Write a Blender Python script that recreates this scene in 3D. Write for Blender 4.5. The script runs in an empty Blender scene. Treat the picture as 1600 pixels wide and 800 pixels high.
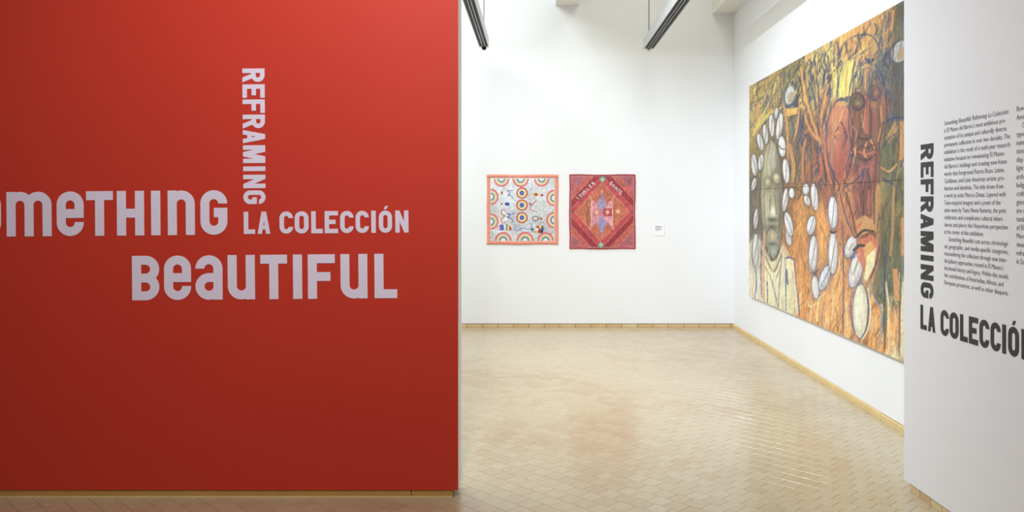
import bpy, bmesh, math, random
import numpy as np
from mathutils import Matrix, Vector

random.seed(7)
RNG = np.random.default_rng(11)
scene = bpy.context.scene
COL = scene.collection

# ------------------------------------------------------------------ camera
F, CX, CY, H = 1280.0, 837.0, 320.5, 1.5      # focal length (px), principal point, eye height
cam_data = bpy.data.cameras.new('camera')
cam_data.sensor_width = 36.0
cam_data.lens = 36.0 * F / 1600.0
cam_data.shift_x = (800.0 - CX) / 1600.0
cam_data.shift_y = -(400.0 - CY) / 1600.0
cam = bpy.data.objects.new('camera', cam_data)
cam.location = (0, 0, H)
cam.rotation_euler = (math.radians(90), 0, 0)
COL.objects.link(cam)
scene.camera = cam

# ------------------------------------------------------------------ world, exposure
world = bpy.data.worlds.new('world')
scene.world = world
world.use_nodes = True
world.node_tree.nodes['Background'].inputs[0].default_value = (0.9, 0.95, 1.0, 1)
world.node_tree.nodes['Background'].inputs[1].default_value = 0.05
scene.view_settings.view_transform = 'Standard'
scene.view_settings.look = 'None'
scene.view_settings.exposure = 0.13
scene.view_settings.gamma = 1.0
scene.view_settings.use_curve_mapping = False

# ------------------------------------------------------------------ lights
def area(name, loc, target, sx, sy, power, color=(1, 1, 1), spread=180):
    d = bpy.data.lights.new(name, 'AREA')
    d.shape = 'RECTANGLE'; d.size = sx; d.size_y = sy
    d.energy = power; d.color = color; d.spread = math.radians(spread)
    o = bpy.data.objects.new(name, d); COL.objects.link(o)
    o.location = loc
    v = Vector(target) - Vector(loc)
    o.rotation_euler = v.to_track_quat('-Z', 'Y').to_euler()
    return o

def spot(name, loc, target, power, angle, blend=0.6, radius=0.08, color=(1, 1, 1)):
    d = bpy.data.lights.new(name, 'SPOT')
    d.energy = power; d.spot_size = math.radians(angle); d.spot_blend = blend
    d.shadow_soft_size = radius; d.color = color
    o = bpy.data.objects.new(name, d); COL.objects.link(o)
    o.location = loc
    v = Vector(target) - Vector(loc)
    o.rotation_euler = v.to_track_quat('-Z', 'Y').to_euler()
    return o

# unseen area fills added over the gallery, and ambient fill over the entrance
area('gallery_ceiling_fill', (-1.7, 7.2, 5.15), (-1.7, 7.2, 0), 2.4, 3.6, 166, (0.88, 0.97, 1.0))  # added soft fill that brightens the upper left
area('gallery_bay_fill', (1.35, 7.4, 5.15), (1.35, 7.4, 0), 0.9, 3.4, 27, (0.97, 0.98, 0.90))  # added fill to lift the upper right of the back wall
area('entrance_ambient', (0.5, 0.2, 5.15), (0.5, 0.2, 0), 1.6, 1.6, 34, (0.93, 0.955, 1.0))
# lamps clipped under the two tracks: the track bodies shade everything above their own level
COOL = (0.82, 0.90, 1.0)
for yy in (4.9, 5.7, 6.5, 7.3):
    spot('painting_spot', (-0.610, yy, 3.358), (2.43, yy + 0.7, 0.95), 90, 110, 0.7, 0.012, COOL)
for xx, tx, zz in ((-0.610, -0.3, 3.358), (1.3335, 1.1, 3.335)):
    spot('back_wall_spot', (xx, 6.2, zz), (tx, 10.05, 0.9), 78, 82, 0.8, 0.012, COOL)
# lamps over the entrance: one on the red title wall, one on the text wall
spot('title_wall_spot', (-0.35, 1.7, 3.9), (-1.15, 4.2, 2.2), 280, 84, 1.0, 0.10, (1.0, 0.96, 0.95))
spot('text_wall_spot', (-0.5, 1.6, 3.9), (1.96, 3.9, 1.0), 88, 74, 1.0, 0.10, (0.92, 0.955, 1.0))

# ------------------------------------------------------------------ helpers
def s2l(c):
    out = []
    for v in c[:3]:
        v = v / 255.0
        out.append(v / 12.92 if v <= 0.04045 else ((v + 0.055) / 1.055) ** 2.4)
    return tuple(out)

def tag(o, label=None, cat=None, group=None, kind=None):
    if label: o['label'] = label
    if cat: o['category'] = cat
    if group: o['group'] = group
    if kind: o['kind'] = kind
    return o

def material(name, rgb, rough=0.5, spec=0.5, noise=0.0, nscale=8.0, bump=0.0, bscale=60.0, metal=0.0, coat=0.0):
    m = bpy.data.materials.new(name); m.use_nodes = True
    nt = m.node_tree; N = nt.nodes; L = nt.links
    b = N['Principled BSDF']
    c = s2l(rgb)
    b.inputs['Base Color'].default_value = (*c, 1)
    b.inputs['Roughness'].default_value = rough
    b.inputs['Specular IOR Level'].default_value = spec
    b.inputs['Metallic'].default_value = metal
    tc = N.new('ShaderNodeTexCoord')
    if noise > 0:
        n = N.new('ShaderNodeTexNoise'); n.inputs['Scale'].default_value = nscale
        n.inputs['Detail'].default_value = 4
        L.new(tc.outputs['Object'], n.inputs['Vector'])
        r = N.new('ShaderNodeMapRange')
        r.inputs[1].default_value = 0.3; r.inputs[2].default_value = 0.7
        r.inputs[3].default_value = 1 - noise; r.inputs[4].default_value = 1 + noise
        L.new(n.outputs['Fac'], r.inputs[0])
        mx = N.new('ShaderNodeVectorMath'); mx.operation = 'SCALE'
        mx.inputs[0].default_value = c
        L.new(r.outputs[0], mx.inputs['Scale'])
        L.new(mx.outputs[0], b.inputs['Base Color'])
    if bump > 0:
        n2 = N.new('ShaderNodeTexNoise'); n2.inputs['Scale'].default_value = bscale
        n2.inputs['Detail'].default_value = 3
        L.new(tc.outputs['Object'], n2.inputs['Vector'])
        bp = N.new('ShaderNodeBump'); bp.inputs['Strength'].default_value = bump
        bp.inputs['Distance'].default_value = 0.002
        L.new(n2.outputs['Fac'], bp.inputs['Height'])
        L.new(bp.outputs[0], b.inputs['Normal'])
    return m

def paint_material(name, rough=0.55, spec=0.4, gain=1.0, bump=0.15, bscale=180.0, metal=0.0):
    m = material(name, (200, 200, 200), rough, spec, 0, 1, bump, bscale, metal)
    nt = m.node_tree
    a = nt.nodes.new('ShaderNodeAttribute'); a.attribute_name = 'paint'
    sc = nt.nodes.new('ShaderNodeVectorMath'); sc.operation = 'SCALE'; sc.inputs['Scale'].default_value = gain
    nt.links.new(a.outputs['Color'], sc.inputs[0])
    nt.links.new(sc.outputs[0], nt.nodes['Principled BSDF'].inputs['Base Color'])
    return m

def tile_material(name):
    """glazed clay paver: per-tile tone from the mesh, cloudy colour from noise, polished"""
    m = bpy.data.materials.new(name); m.use_nodes = True
    nt = m.node_tree; N = nt.nodes; L = nt.links
    b = N['Principled BSDF']
    geo = N.new('ShaderNodeNewGeometry')
    at = N.new('ShaderNodeAttribute'); at.attribute_name = 'tone'
    n1 = N.new('ShaderNodeTexNoise'); n1.inputs['Scale'].default_value = 0.8; n1.inputs['Detail'].default_value = 3
    L.new(geo.outputs['Position'], n1.inputs['Vector'])
    n2 = N.new('ShaderNodeTexNoise'); n2.inputs['Scale'].default_value = 22; n2.inputs['Detail'].default_value = 5
    L.new(geo.outputs['Position'], n2.inputs['Vector'])
    ad = N.new('ShaderNodeMath'); ad.operation = 'MULTIPLY_ADD'
    L.new(n1.outputs['Fac'], ad.inputs[0]); ad.inputs[1].default_value = 0.9
    L.new(at.outputs['Fac'], ad.inputs[2])
    ramp = N.new('ShaderNodeValToRGB')
    e = ramp.color_ramp.elements
    e[0].position = 0.25; e[0].color = (*s2l(TILE[0]), 1)
    e[1].position = 1.0; e[1].color = (*s2l(TILE[2]), 1)
    k = e.new(0.55); k.color = (*s2l(TILE[1]), 1)
    L.new(ad.outputs[0], ramp.inputs[0])
    r = N.new('ShaderNodeMapRange'); r.inputs[1].default_value = 0.3; r.inputs[2].default_value = 0.7
    r.inputs[3].default_value = 0.97; r.inputs[4].default_value = 1.03
    L.new(n2.outputs['Fac'], r.inputs[0])
    mx = N.new('ShaderNodeVectorMath'); mx.operation = 'SCALE'
    L.new(ramp.outputs[0], mx.inputs[0]); L.new(r.outputs[0], mx.inputs['Scale'])
    L.new(mx.outputs[0], b.inputs['Base Color'])
    rr = N.new('ShaderNodeMapRange'); rr.inputs[1].default_value = 0.3; rr.inputs[2].default_value = 0.7
    rr.inputs[3].default_value = 0.17; rr.inputs[4].default_value = 0.27
    L.new(n2.outputs['Fac'], rr.inputs[0]); L.new(rr.outputs[0], b.inputs['Roughness'])
    b.inputs['Specular IOR Level'].default_value = 0.68
    bp = N.new('ShaderNodeBump'); bp.inputs['Strength'].default_value = 0.08; bp.inputs['Distance'].default_value = 0.002
    L.new(n2.outputs['Fac'], bp.inputs['Height']); L.new(bp.outputs[0], b.inputs['Normal'])
    return m

TILE = ((175, 149, 114), (185, 168, 136), (192, 178, 148))

def obj(name, mesh, mat=None, parent=None):
    o = bpy.data.objects.new(name, mesh); COL.objects.link(o)
    if mat and not mesh.materials:
        mesh.materials.append(mat)
    if parent: o.parent = parent
    return o

def empty(name, mat4):
    o = bpy.data.objects.new(name, None); COL.objects.link(o)
    o.empty_display_size = 0.1
    o.matrix_world = mat4
    return o

def bm_box(bm, x0, x1, y0, y1, z0, z1, midx=0):
    vs = [bm.verts.new(p) for p in ((x0,y0,z0),(x1,y0,z0),(x1,y1,z0),(x0,y1,z0),(x0,y0,z1),(x1,y0,z1),(x1,y1,z1),(x0,y1,z1))]
    fs = []
    for q in ((0,3,2,1),(4,5,6,7),(0,1,5,4),(1,2,6,5),(2,3,7,6),(3,0,4,7)):
        f = bm.faces.new([vs[i] for i in q]); f.material_index = midx; fs.append(f)
    return fs

def mesh_of(bm, name, bevel=0.0, seg=1):
    if bevel > 0:
        bmesh.ops.bevel(bm, geom=list(bm.edges), offset=bevel, segments=seg, affect='EDGES', profile=0.5)
    me = bpy.data.meshes.new(name); bm.to_mesh(me); bm.free()
    return me

def box(name, x0, x1, y0, y1, z0, z1, mat, parent=None, bevel=0.0):
    bm = bmesh.new(); bm_box(bm, x0, x1, y0, y1, z0, z1)
    return obj(name, mesh_of(bm, name, bevel), mat, parent)

def structure(o):
    o['kind'] = 'structure'; return o

# ------------------------------------------------------------------ materials
M_WHITE = material('white_wall_paint', (239, 240, 242), 0.75, 0.25, 0.012, 1.5, 0.10, 220)
M_WHITE_FRONT = material('white_text_wall_paint', (232, 230, 231), 0.75, 0.25, 0.012, 1.2, 0.10, 220)
M_RED = material('red_wall_paint', (204, 56, 36), 0.60, 0.38, 0.02, 1.2, 0.12, 260)
M_CEIL = material('ceiling_paint', (236, 234, 226), 0.85, 0.2, 0.01, 2)
M_OCHRE = material('ochre_base_paint', (190, 150, 82), 0.5, 0.4, 0.08, 9, 0.1, 80)
M_STRAW = material('straw_base_paint', (222, 194, 138), 0.5, 0.4, 0.06, 7, 0.1, 80)
M_BRICK = [material('clay_brick_%s' % n, c, 0.5, 0.4, 0.06, 14, 0.2, 90) for n, c in
           (('sand', (210, 182, 138)), ('honey', (205, 174, 126)), ('buff', (214, 190, 148)), ('rose', (202, 168, 128)))]
M_GROUT = material('floor_grout', (178, 160, 131), 0.7, 0.3, 0.05, 20)
M_JOINT = material('base_joint_gap', (120, 92, 60), 0.8, 0.2)  # brown core colour seen between the base bricks
M_LILAC = material('lilac_vinyl', (236, 228, 246), 0.6, 0.3, 0.01, 3)
M_BLACK = material('black_vinyl', (44, 43, 42), 0.5, 0.4, 0.02, 5)
M_GREY = material('grey_print', (108, 107, 112), 0.6, 0.3, 0.02, 5)
M_TRACK = material('track_grey_enamel', (205, 208, 210), 0.35, 0.5, 0.02, 5)
M_TRACKBLK = material('track_black_channel', (14, 13, 13), 0.6, 0.4, 0.02, 9)
M_STEEL = material('brushed_steel', (176, 174, 168), 0.35, 0.5, 0.02, 40, metal=0.8)
M_CHROME = material('chrome_knob', (215, 212, 208), 0.15, 0.5, 0.01, 40, metal=1.0)
M_ROD = material('rod_grey_paint', (140, 142, 140), 0.45, 0.4, 0.02, 30)
M_CARD = material('white_card', (243, 241, 244), 0.6, 0.3, 0.005, 9)
M_SALMON = material('salmon_binding', (236, 150, 128), 0.75, 0.2, 0.07, 30, 0.4, 120)
M_REDBIND = material('crimson_binding', (172, 44, 46), 0.75, 0.2, 0.07, 30, 0.4, 120)
M_STRETCH = material('canvas_edge', (196, 176, 138), 0.8, 0.2, 0.06, 12, 0.3, 200)
M_CLOTHBACK = material('cloth_backing', (206, 190, 184), 0.85, 0.1, 0.03, 30)
M_PAINT = paint_material('painted_canvas', 0.55, 0.35, 0.90, 0.35, 90)
M_LAME = paint_material('silver_lame_cloth', 0.42, 0.5, 0.95, 0.6, 130, 0.25)
M_SEQUIN = paint_material('sequined_cloth', 0.45, 0.5, 0.95, 0.7, 260)
M_TILE = tile_material('polished_clay_paver')

# ------------------------------------------------------------------ dimensions (metres)
YB = 10.05          # back wall
XR = 2.43           # right wall
YP = 4.20           # title wall face
XP = -0.397         # title wall end
ZC = 5.2            # ceiling
BASE = 0.042        # height of the base course

# near text wall: plane x = NA + NB*y (leans 1.9 degrees), far end at y = YN
NB = -0.0328
YN = 4.35
NA = 1.956 - NB * YN
ND = Vector((-NB, -1, 0)).normalized()       # along the text, far to near

# ------------------------------------------------------------------ setting
# floor slab (grout shows in the joints) with tiles laid at 45 degrees on top
floor = structure(box('floor', -4.7, XR + 0.3, -3.2, YB + 0.2, -0.12, -0.004, M_GROUT))
floor['label'] = 'polished sand coloured clay tile floor laid diagonally'

def tile_mesh(tone, a=0.0995, g=0.0014, h=0.0045, bv=0.0008, tilt=(0, 0)):
    r = a / 2 - g / 2; r2 = r - bv
    pts = [(-r,-r,-h),(r,-r,-h),(r,r,-h),(-r,r,-h)]
    pts += [(-r,-r,-bv),(r,-r,-bv),(r,r,-bv),(-r,r,-bv),(-r2,-r2,0),(r2,-r2,0),(r2,r2,0),(-r2,r2,0)]
    fs = [(8,9,10,11)]
    for i in range(4):
        j = (i + 1) % 4
        fs.append((4+i,4+j,8+j,8+i)); fs.append((i,j,4+j,4+i))
    c, s = math.cos(math.pi/4), math.sin(math.pi/4)
    pts = [(x*c - y*s, x*s + y*c, z + tilt[0]*x + tilt[1]*y) for x, y, z in pts]
    me = bpy.data.meshes.new('floor_tile')
    me.from_pydata(pts, [], fs); me.update()
    at = me.attributes.new('tone', 'FLOAT', 'POINT')
    at.data.foreach_set('value', [tone] * len(pts))
    return me, pts, fs

def build_tiles():
    variants = []
    for i in range(16):
        tone = random.choice((0.0, 0.06, 0.09, 0.1, 0.12, 0.14, 0.16, 0.19)) + random.uniform(-.02, .02)
        tl = (random.uniform(-.0015, .0015), random.uniform(-.0015, .0015))
        v = tile_mesh(tone, tilt=tl); v[0].materials.append(M_TILE)
        variants.append((v, tone))
    A = 0.0995
    d1 = Vector((1, -1)).normalized(); d2 = Vector((1, 1)).normalized()
    spots = []
    for row in range(-60, 160):
        off = (row % 2) * 0.5 + random.uniform(-.06, .06)
        for k in range(-140, 90):
            p = d2 * (row * A) + d1 * ((k + off) * A)
            if not (-4.3 < p.x < XR + 0.06 and 2.9 < p.y < YB + 0.06):
                continue
            if p.x < -3.0 and p.y > YP: continue
            if XP - 5 < p.x < XP - 0.14 and YP + 0.03 < p.y < YP + 0.16: continue
            if p.y < YN and p.x > NA + NB * p.y + 0.05: continue
            spots.append(p)
    def seen(p):
        px = CX + F * p.x / p.y; py = CY + F * H / p.y
        if not (0 <= px < 1600 and py < 800): return 0
        if p.y > YP and px < 722: return 0
        if px > 1412 and p.y > YN: return 0
        return F / p.y * (F * H / p.y / p.y)
    spots.sort(key=seen, reverse=True)
    V, Fc, T = [], [], []
    for i, p in enumerate(spots):
        (me, pts, fs), tone = random.choice(variants)
        if i < 300:
            o = obj('floor_tile', me, None, floor)
            o.location = (p.x, p.y, 0)
        else:
            b = len(V)
            V.extend((x + p.x, y + p.y, z) for x, y, z in pts)
            Fc.extend(tuple(b + q for q in f) for f in fs)
            T.extend([tone] * len(pts))
    me = bpy.data.meshes.new('floor_tile_field'); me.from_pydata(V, [], Fc); me.update()
    at = me.attributes.new('tone', 'FLOAT', 'POINT'); at.data.foreach_set('value', T)
    o = obj('floor_tile_field', me, M_TILE, floor); o['kind'] = 'stuff'
build_tiles()

structure(box('ceiling', -4.7, XR + 0.3, -3.2, YB + 0.2, ZC, ZC + 0.15, M_CEIL))
structure(box('wall_back', -4.7, XR + 0.3, YB, YB + 0.2, BASE + 0.006, ZC, M_WHITE))
structure(box('wall_right', XR, XR + 0.3, YN - 0.05, YB, BASE + 0.001, ZC, M_WHITE))
structure(box('wall_far_left', -4.7, -4.5, -3.2, YB, -0.004, ZC, M_WHITE))
structure(box('wall_behind', -4.5, XR, -3.2, -3.0, -0.004, ZC, M_WHITE))

# red title partition: red face, white end and back
bm = bmesh.new()
fs = bm_box(bm, -4.5, XP, YP, YP + 0.18, BASE - 0.003, 3.7)
fs[2].material_index = 1
wl = obj('wall_left', mesh_of(bm, 'wall_left'), None)
wl.data.materials.append(M_WHITE); wl.data.materials.append(M_RED)
structure(wl); wl['label'] = 'red painted title wall with a white end'
bl = structure(box('baseboard_left', -4.5, -1.0 + 0.36, YP + 0.006, YP + 0.17, -0.004, BASE - 0.006, M_OCHRE, None, 0.003))
box('base_block', -0.638, -0.424, YP + 0.006, YP + 0.17, -0.004, BASE - 0.006, M_OCHRE, bl, 0.003)
box('base_strip', -4.5, -0.43, YP + 0.001, YP + 0.008, -0.004, 0.006, M_STRAW, bl, 0.001)
box('end_plate', -0.422, -0.412, YP + 0.012, YP + 0.165, -0.004, BASE - 0.004, M_STEEL, bl, 0.001)

# near right text wall (leaning 1.9 degrees in plan)
def frame(origin, udir):
    """4x4: local x = udir, local y = up, local z = out of the wall"""
    u = Vector(udir).normalized(); w = Vector((0, 0, 1)); n = u.cross(w)
    m = Matrix.Identity(4)
    for i in range(3):
        m[i][0] = u[i]; m[i][1] = w[i]; m[i][2] = n[i]; m[i][3] = origin[i]
    return m
NF = frame((NA + NB * YN, YN, 0), ND)
def nbox(name, u0, u1, z0, z1, d0, d1, mat, parent=None, bevel=0.0):
    bm = bmesh.new(); bm_box(bm, u0, u1, z0, z1, d0, d1)
    me = mesh_of(bm, name, bevel)
    if parent is None: me.transform(NF)
    return obj(name, me, mat, parent)
structure(nbox('wall_right_front', 0, 7.3, BASE + 0.002, ZC, -0.42, 0, M_WHITE_FRONT))['label'] = 'white wall carrying the black exhibition text'
bn = structure(nbox('baseboard_right_front', 0.05, 7.3, -0.004, BASE - 0.001, -0.40, -0.02, M_JOINT))
k = 0; u = 0.052
brick_me = []
for i in range(4):
    b_ = bmesh.new(); bm_box(b_, 0, 0.106 - 0.004, 0, BASE - 0.003, 0, 0.014)
    me = mesh_of(b_, 'brick', 0.0012); me.materials.append(M_BRICK[i]); brick_me.append(me)
while u < 1.6:
    o = obj('brick', brick_me[(k * 3 + k // 3) % 4], None, bn)
    o.matrix_local = NF @ Matrix.Translation((u, 0.0, -0.02))
    u += 0.106; k += 1

# base course of the back wall: single bricks
bb = structure(box('baseboard_back', -4.5, XR, YB + 0.012, YB + 0.2, -0.004, BASE + 0.004, M_JOINT))
back_me = []
for i in range(4):
    b_ = bmesh.new(); bm_box(b_, 0, 0.19 - 0.005, 0, 0.02, 0, BASE - 0.002)
    me = mesh_of(b_, 'brick', 0.0015); me.materials.append(M_BRICK[i]); back_me.append(me)
x = -1.6; k = 0
while x < XR - 0.01:
    o = obj('brick', back_me[random.randrange(4)], None, bb)
    o.location = (x, YB - 0.003, 0.0)
    x += 0.19; k += 1
# base of the right wall: pale straw moulding in two lengths
br = structure(box('baseboard_right', XR - 0.012, XR + 0.2, 5.75, YB - 0.004, -0.004, BASE - 0.002, M_STRAW, None, 0.004))
box('base_length', XR - 0.014, XR + 0.2, YN - 0.05, 5.745, -0.004, BASE - 0.004, M_STRAW, br, 0.004)

# ceiling beams running in depth
structure(box('trim_1', 0.243, 0.526, 4.0, YB, 3.949, ZC, M_CEIL))['label'] = 'white ceiling beam above the back wall'
structure(box('trim_2', 2.167, XR, 4.0, YB, 3.844, ZC, M_CEIL))['label'] = 'white soffit along the top of the right wall'

# ------------------------------------------------------------------ lighting tracks
def lighting_track(x0, x1, yend, z0, z1, knob_mat, label):
    xc = (x0 + x1) / 2; w = x1 - x0
    t = empty('lighting_track', Matrix.Translation((xc, yend, z0)))
    tag(t, label, 'track', 'ceiling lighting tracks')
    L = 5.2; hgt = z1 - z0; hw = w / 2; tk = 0.007
    bm = bmesh.new()                                   # inverted-U enamel housing
    bm_box(bm, -hw, hw, -L, 0, hgt - tk, hgt)
    bm_box(bm, -hw, -hw + tk, -L, 0, 0, hgt - tk)
    bm_box(bm, hw - tk, hw, -L, 0, 0, hgt - tk)
    obj('housing', mesh_of(bm, 'housing'), M_TRACK, t)
    box('channel', -hw + tk, hw - tk, -L, -0.012, 0.012, hgt - tk, M_TRACKBLK, t)
    for s in (-1, 1):                                  # the two conductor rails with a dark groove between
        box('rail', s * 0.015 - 0.0035, s * 0.015 + 0.0035, -L, -0.05, 0.001, 0.012, M_STEEL, t, 0.001)
        box('lip', s * (hw - 0.003) - 0.003, s * (hw - 0.003) + 0.003, -L, -0.01, -0.003, 0.002, M_TRACK, t)
    box('end_cap', -hw + tk, hw - tk, -0.045, 0.0, 0.0005, hgt - tk, M_TRACK if knob_mat is M_CHROME else M_STEEL, t, 0.002)
    bm = bmesh.new()
    bmesh.ops.create_uvsphere(bm, u_segments=20, v_segments=12, radius=0.030)
    for v in bm.verts:
        v.co.z = v.co.z * 0.9 - 0.010
    for f in bm.faces: f.smooth = True
    kb = obj('end_knob', mesh_of(bm, 'end_knob'), knob_mat, t); kb.location = (0, -0.02, 0)
    for yy in (-0.05, -2.6, -5.0):
        bm = bmesh.new()
        bmesh.ops.create_cone(bm, cap_ends=True, segments=14, radius1=0.007, radius2=0.007, depth=ZC - z1)
        rd = obj('suspension_rod', mesh_of(bm, 'suspension_rod'), M_ROD, t)
        rd.location = (0, yy, hgt + (ZC - z1) / 2)
        bm = bmesh.new()
        bmesh.ops.create_cone(bm, cap_ends=True, segments=14, radius1=0.016, radius2=0.011, depth=0.03)
        fl = obj('collar', mesh_of(bm, 'collar'), M_ROD, rd); fl.location = (0, 0, -(ZC - z1) / 2 + 0.015)
    return t
lighting_track(1.273, 1.394, 9.7, 3.345, 3.467, M_CHROME, 'grey suspended lighting track with chrome end knob, nearer the large painting')
lighting_track(-0.667, -0.553, 9.7, 3.368, 3.474, M_TRACKBLK, 'grey suspended lighting track with black end knob, beside the red wall')

# ------------------------------------------------------------------ lettering: 3 x 5 unit glyphs, stroke 1
def arc(cx, cy, r, a0, a1, n=14):
    return [(cx + r * math.cos(math.radians(a0 + (a1 - a0) * i / n)), cy + r * math.sin(math.radians(a0 + (a1 - a0) * i / n))) for i in range(n + 1)]
def stad(r):
    return arc(1.5, 3.5, r, 0, 180, 20) + arc(1.5, 1.5, r, 180, 360, 20)
G = {}
G['o'] = (3, [stad(1.5), stad(0.5)])
G['O'] = G['o']
G['Ó'] = (3, [stad(1.5), stad(0.5), [(1.12, 5.3), (1.72, 5.3), (2.15, 6.05), (1.5, 6.05)]])
G['e'] = (3, [[(3, 2.02), (1, 2.02)] + arc(1.5, 1.5, .5, 180, 360) + [(2, 1.56), (3, 1.56)] + arc(1.5, 1.5, 1.5, 0, -180, 24) + arc(1.5, 3.5, 1.5, 180, 0, 24),
          [(1, 3.02), (2, 3.02)] + arc(1.5, 3.5, .5, 0, 180)])
G['T'] = (3, [[(1, 0), (2, 0), (2, 4), (3, 4), (3, 5), (0, 5), (0, 4), (1, 4)]])
G['H'] = (3, [[(0, 0), (1, 0), (1, 2), (2, 2), (2, 0), (3, 0), (3, 5), (2, 5), (2, 3), (1, 3), (1, 5), (0, 5)]])
G['I'] = (1, [[(0, 0), (1, 0), (1, 5), (0, 5)]])
G['n'] = (3, [[(0, 0), (1, 0)] + arc(1.5, 3.5, .5, 180, 0) + [(2, 0), (3, 0)] + arc(1.5, 3.5, 1.5, 0, 109.5, 18) + [(1, 5), (0, 5)]])
G['m'] = (5, [[(0, 0), (1, 0)] + arc(1.5, 3.5, .5, 180, 0) + [(2, 0), (3, 0)] + arc(3.5, 3.5, .5, 180, 0) + [(4, 0), (5, 0)]
          + arc(3.5, 3.5, 1.5, 0, 131.8, 18) + arc(1.5, 3.5, 1.5, 48.2, 109.5, 10)[1:] + [(1, 5), (0, 5)]])
G['G'] = (3, [[(3, 3.5), (2, 3.5)] + arc(1.5, 3.5, .5, 0, 180)[1:] + arc(1.5, 1.5, .5, 180, 360) + [(2, 1.97), (1.5, 1.97), (1.5, 3.02), (3, 3.02)]
          + arc(1.5, 1.5, 1.5, 0, -180, 24) + arc(1.5, 3.5, 1.5, 180, 0, 24)[:-1]])
G['B'] = (3, [[(0, 0)] + arc(1.5, 1.5, 1.5, -90, 41.8, 18) + arc(1.5, 3.5, 1.5, -41.8, 90, 18)[1:] + [(0, 5)],
          [(1, 1)] + arc(1.5, 1.5, .5, -90, 90) + [(1, 2)], [(1, 3)] + arc(1.5, 3.5, .5, -90, 90) + [(1, 4)]])
G['a'] = (3, [arc(1.5, 3.5, 1.5, 180, 0, 24) + [(3, 0), (2, 0)] + arc(1.5, 1.5, 1.5, -70.5, -270, 26) + [(2, 3)] + arc(1.5, 3.5, .5, 0, 180),
          [(2, 2)] + arc(1.5, 1.5, .5, 90, 360, 18)])
G['u'] = (3, [[(0, 5), (1, 5)] + arc(1.5, 1.5, .5, 180, 360) + [(2, 5), (3, 5), (3, 0), (2, 0)] + arc(1.5, 1.5, 1.5, -70.5, -180, 18)])
G['U'] = G['u']
G['F'] = (3, [[(0, 0), (1, 0), (1, 2), (2.5, 2), (2.5, 3), (1, 3), (1, 4), (3, 4), (3, 5), (0, 5)]])
G['L'] = (2.5, [[(0, 0), (2.5, 0), (2.5, 1), (1, 1), (1, 5), (0, 5)]])
G['E'] = (3, [[(0, 0), (3, 0), (3, 1), (1, 1), (1, 2.05), (2.45, 2.05), (2.45, 3.05), (1, 3.05), (1, 4), (3, 4), (3, 5), (0, 5)]])
G['C'] = (3, [[(3, 3.5), (2, 3.5)] + arc(1.5, 3.5, .5, 0, 180)[1:] + arc(1.5, 1.5, .5, 180, 360) + [(3, 1.5)]
          + arc(1.5, 1.5, 1.5, 0, -180, 24)[1:] + arc(1.5, 3.5, 1.5, 180, 0, 24)[:-1]])
G['R'] = (3, [[(0, 0), (1, 0), (1, 2.0), (1.22, 2.0), (1.98, 0), (3.08, 0), (2.22, 2.18)] + arc(1.5, 3.5, 1.5, -55, 90, 20) + [(0, 5)],
          [(1, 3.0)] + arc(1.5, 3.5, .5, -90, 90) + [(1, 4.0)]])
G['A'] = (3, [[(0, 0), (1, 0), (1.17, 1.0), (1.83, 1.0), (2, 0), (3, 0), (2.05, 5), (.95, 5)], [(1.34, 1.95), (1.66, 1.95), (1.5, 2.9)]])
G['M'] = (4, [[(0, 0), (1, 0), (1, 2.4), (1.5, 0), (2.5, 0), (3, 2.4), (3, 0), (4, 0), (4, 5), (2.5, 5), (2, 2.6), (1.5, 5), (0, 5)]])
G['N'] = (3, [[(0, 0), (1, 0), (1, 2.5), (2.05, 0), (3, 0), (3, 5), (2, 5), (2, 2.5), (.95, 5), (0, 5)]])
G['s'] = (3, [[(3, 3.5), (2, 3.5)] + arc(1.5, 3.5, .5, 0, 180)[1:] + [(1, 3.3), (1.15, 3.1), (2.3, 2.75), (2.8, 2.3), (3, 1.7)]
          + arc(1.5, 1.5, 1.5, 0, -180, 24) + [(1, 1.5)] + arc(1.5, 1.5, .5, 180, 360) + [(2, 1.7), (1.85, 1.9), (.7, 2.25), (.2, 2.7), (0, 3.3)] + arc(1.5, 3.5, 1.5, 180, 0, 24)[:-1]])

def glyph_mesh(ch, thick=0.0015):
    cu = bpy.data.curves.new('letter', 'CURVE'); cu.dimensions = '2D'; cu.fill_mode = 'BOTH'
    for lp in G[ch][1]:
        pts = []
        for p in lp:
            if not pts or (abs(p[0]-pts[-1][0]) + abs(p[1]-pts[-1][1])) > 1e-4: pts.append(p)
        sp = cu.splines.new('POLY'); sp.points.add(len(pts) - 1)
        for i, p in enumerate(pts): sp.points[i].co = (p[0], p[1], 0, 1)
        sp.use_cyclic_u = True
    o = bpy.data.objects.new('tmp', cu)
    me = bpy.data.meshes.new_from_object(o)
    bpy.data.objects.remove(o); bpy.data.curves.remove(cu)
    bm = bmesh.new(); bm.from_mesh(me); bpy.data.meshes.remove(me)
    bmesh.ops.remove_doubles(bm, verts=bm.verts, dist=1e-5)
    bmesh.ops.recalc_face_normals(bm, faces=bm.faces)
    if bm.faces and sum(f.normal.z for f in bm.faces) < 0:
        bmesh.ops.reverse_faces(bm, faces=bm.faces)
    ext = bmesh.ops.extrude_face_region(bm, geom=list(bm.faces))
    top = [g for g in ext['geom'] if isinstance(g, bmesh.types.BMVert)]
    for v in top: v.co.z += thick
    me = bpy.data.meshes.new('letter'); bm.to_mesh(me); bm.free()
    return me
GM = {}
def letter(ch, mat):
    if (ch, mat.name) not in GM:
        me = glyph_mesh(ch); me.materials.append(mat); GM[(ch, mat.name)] = me
    return GM[(ch, mat.name)]

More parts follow.
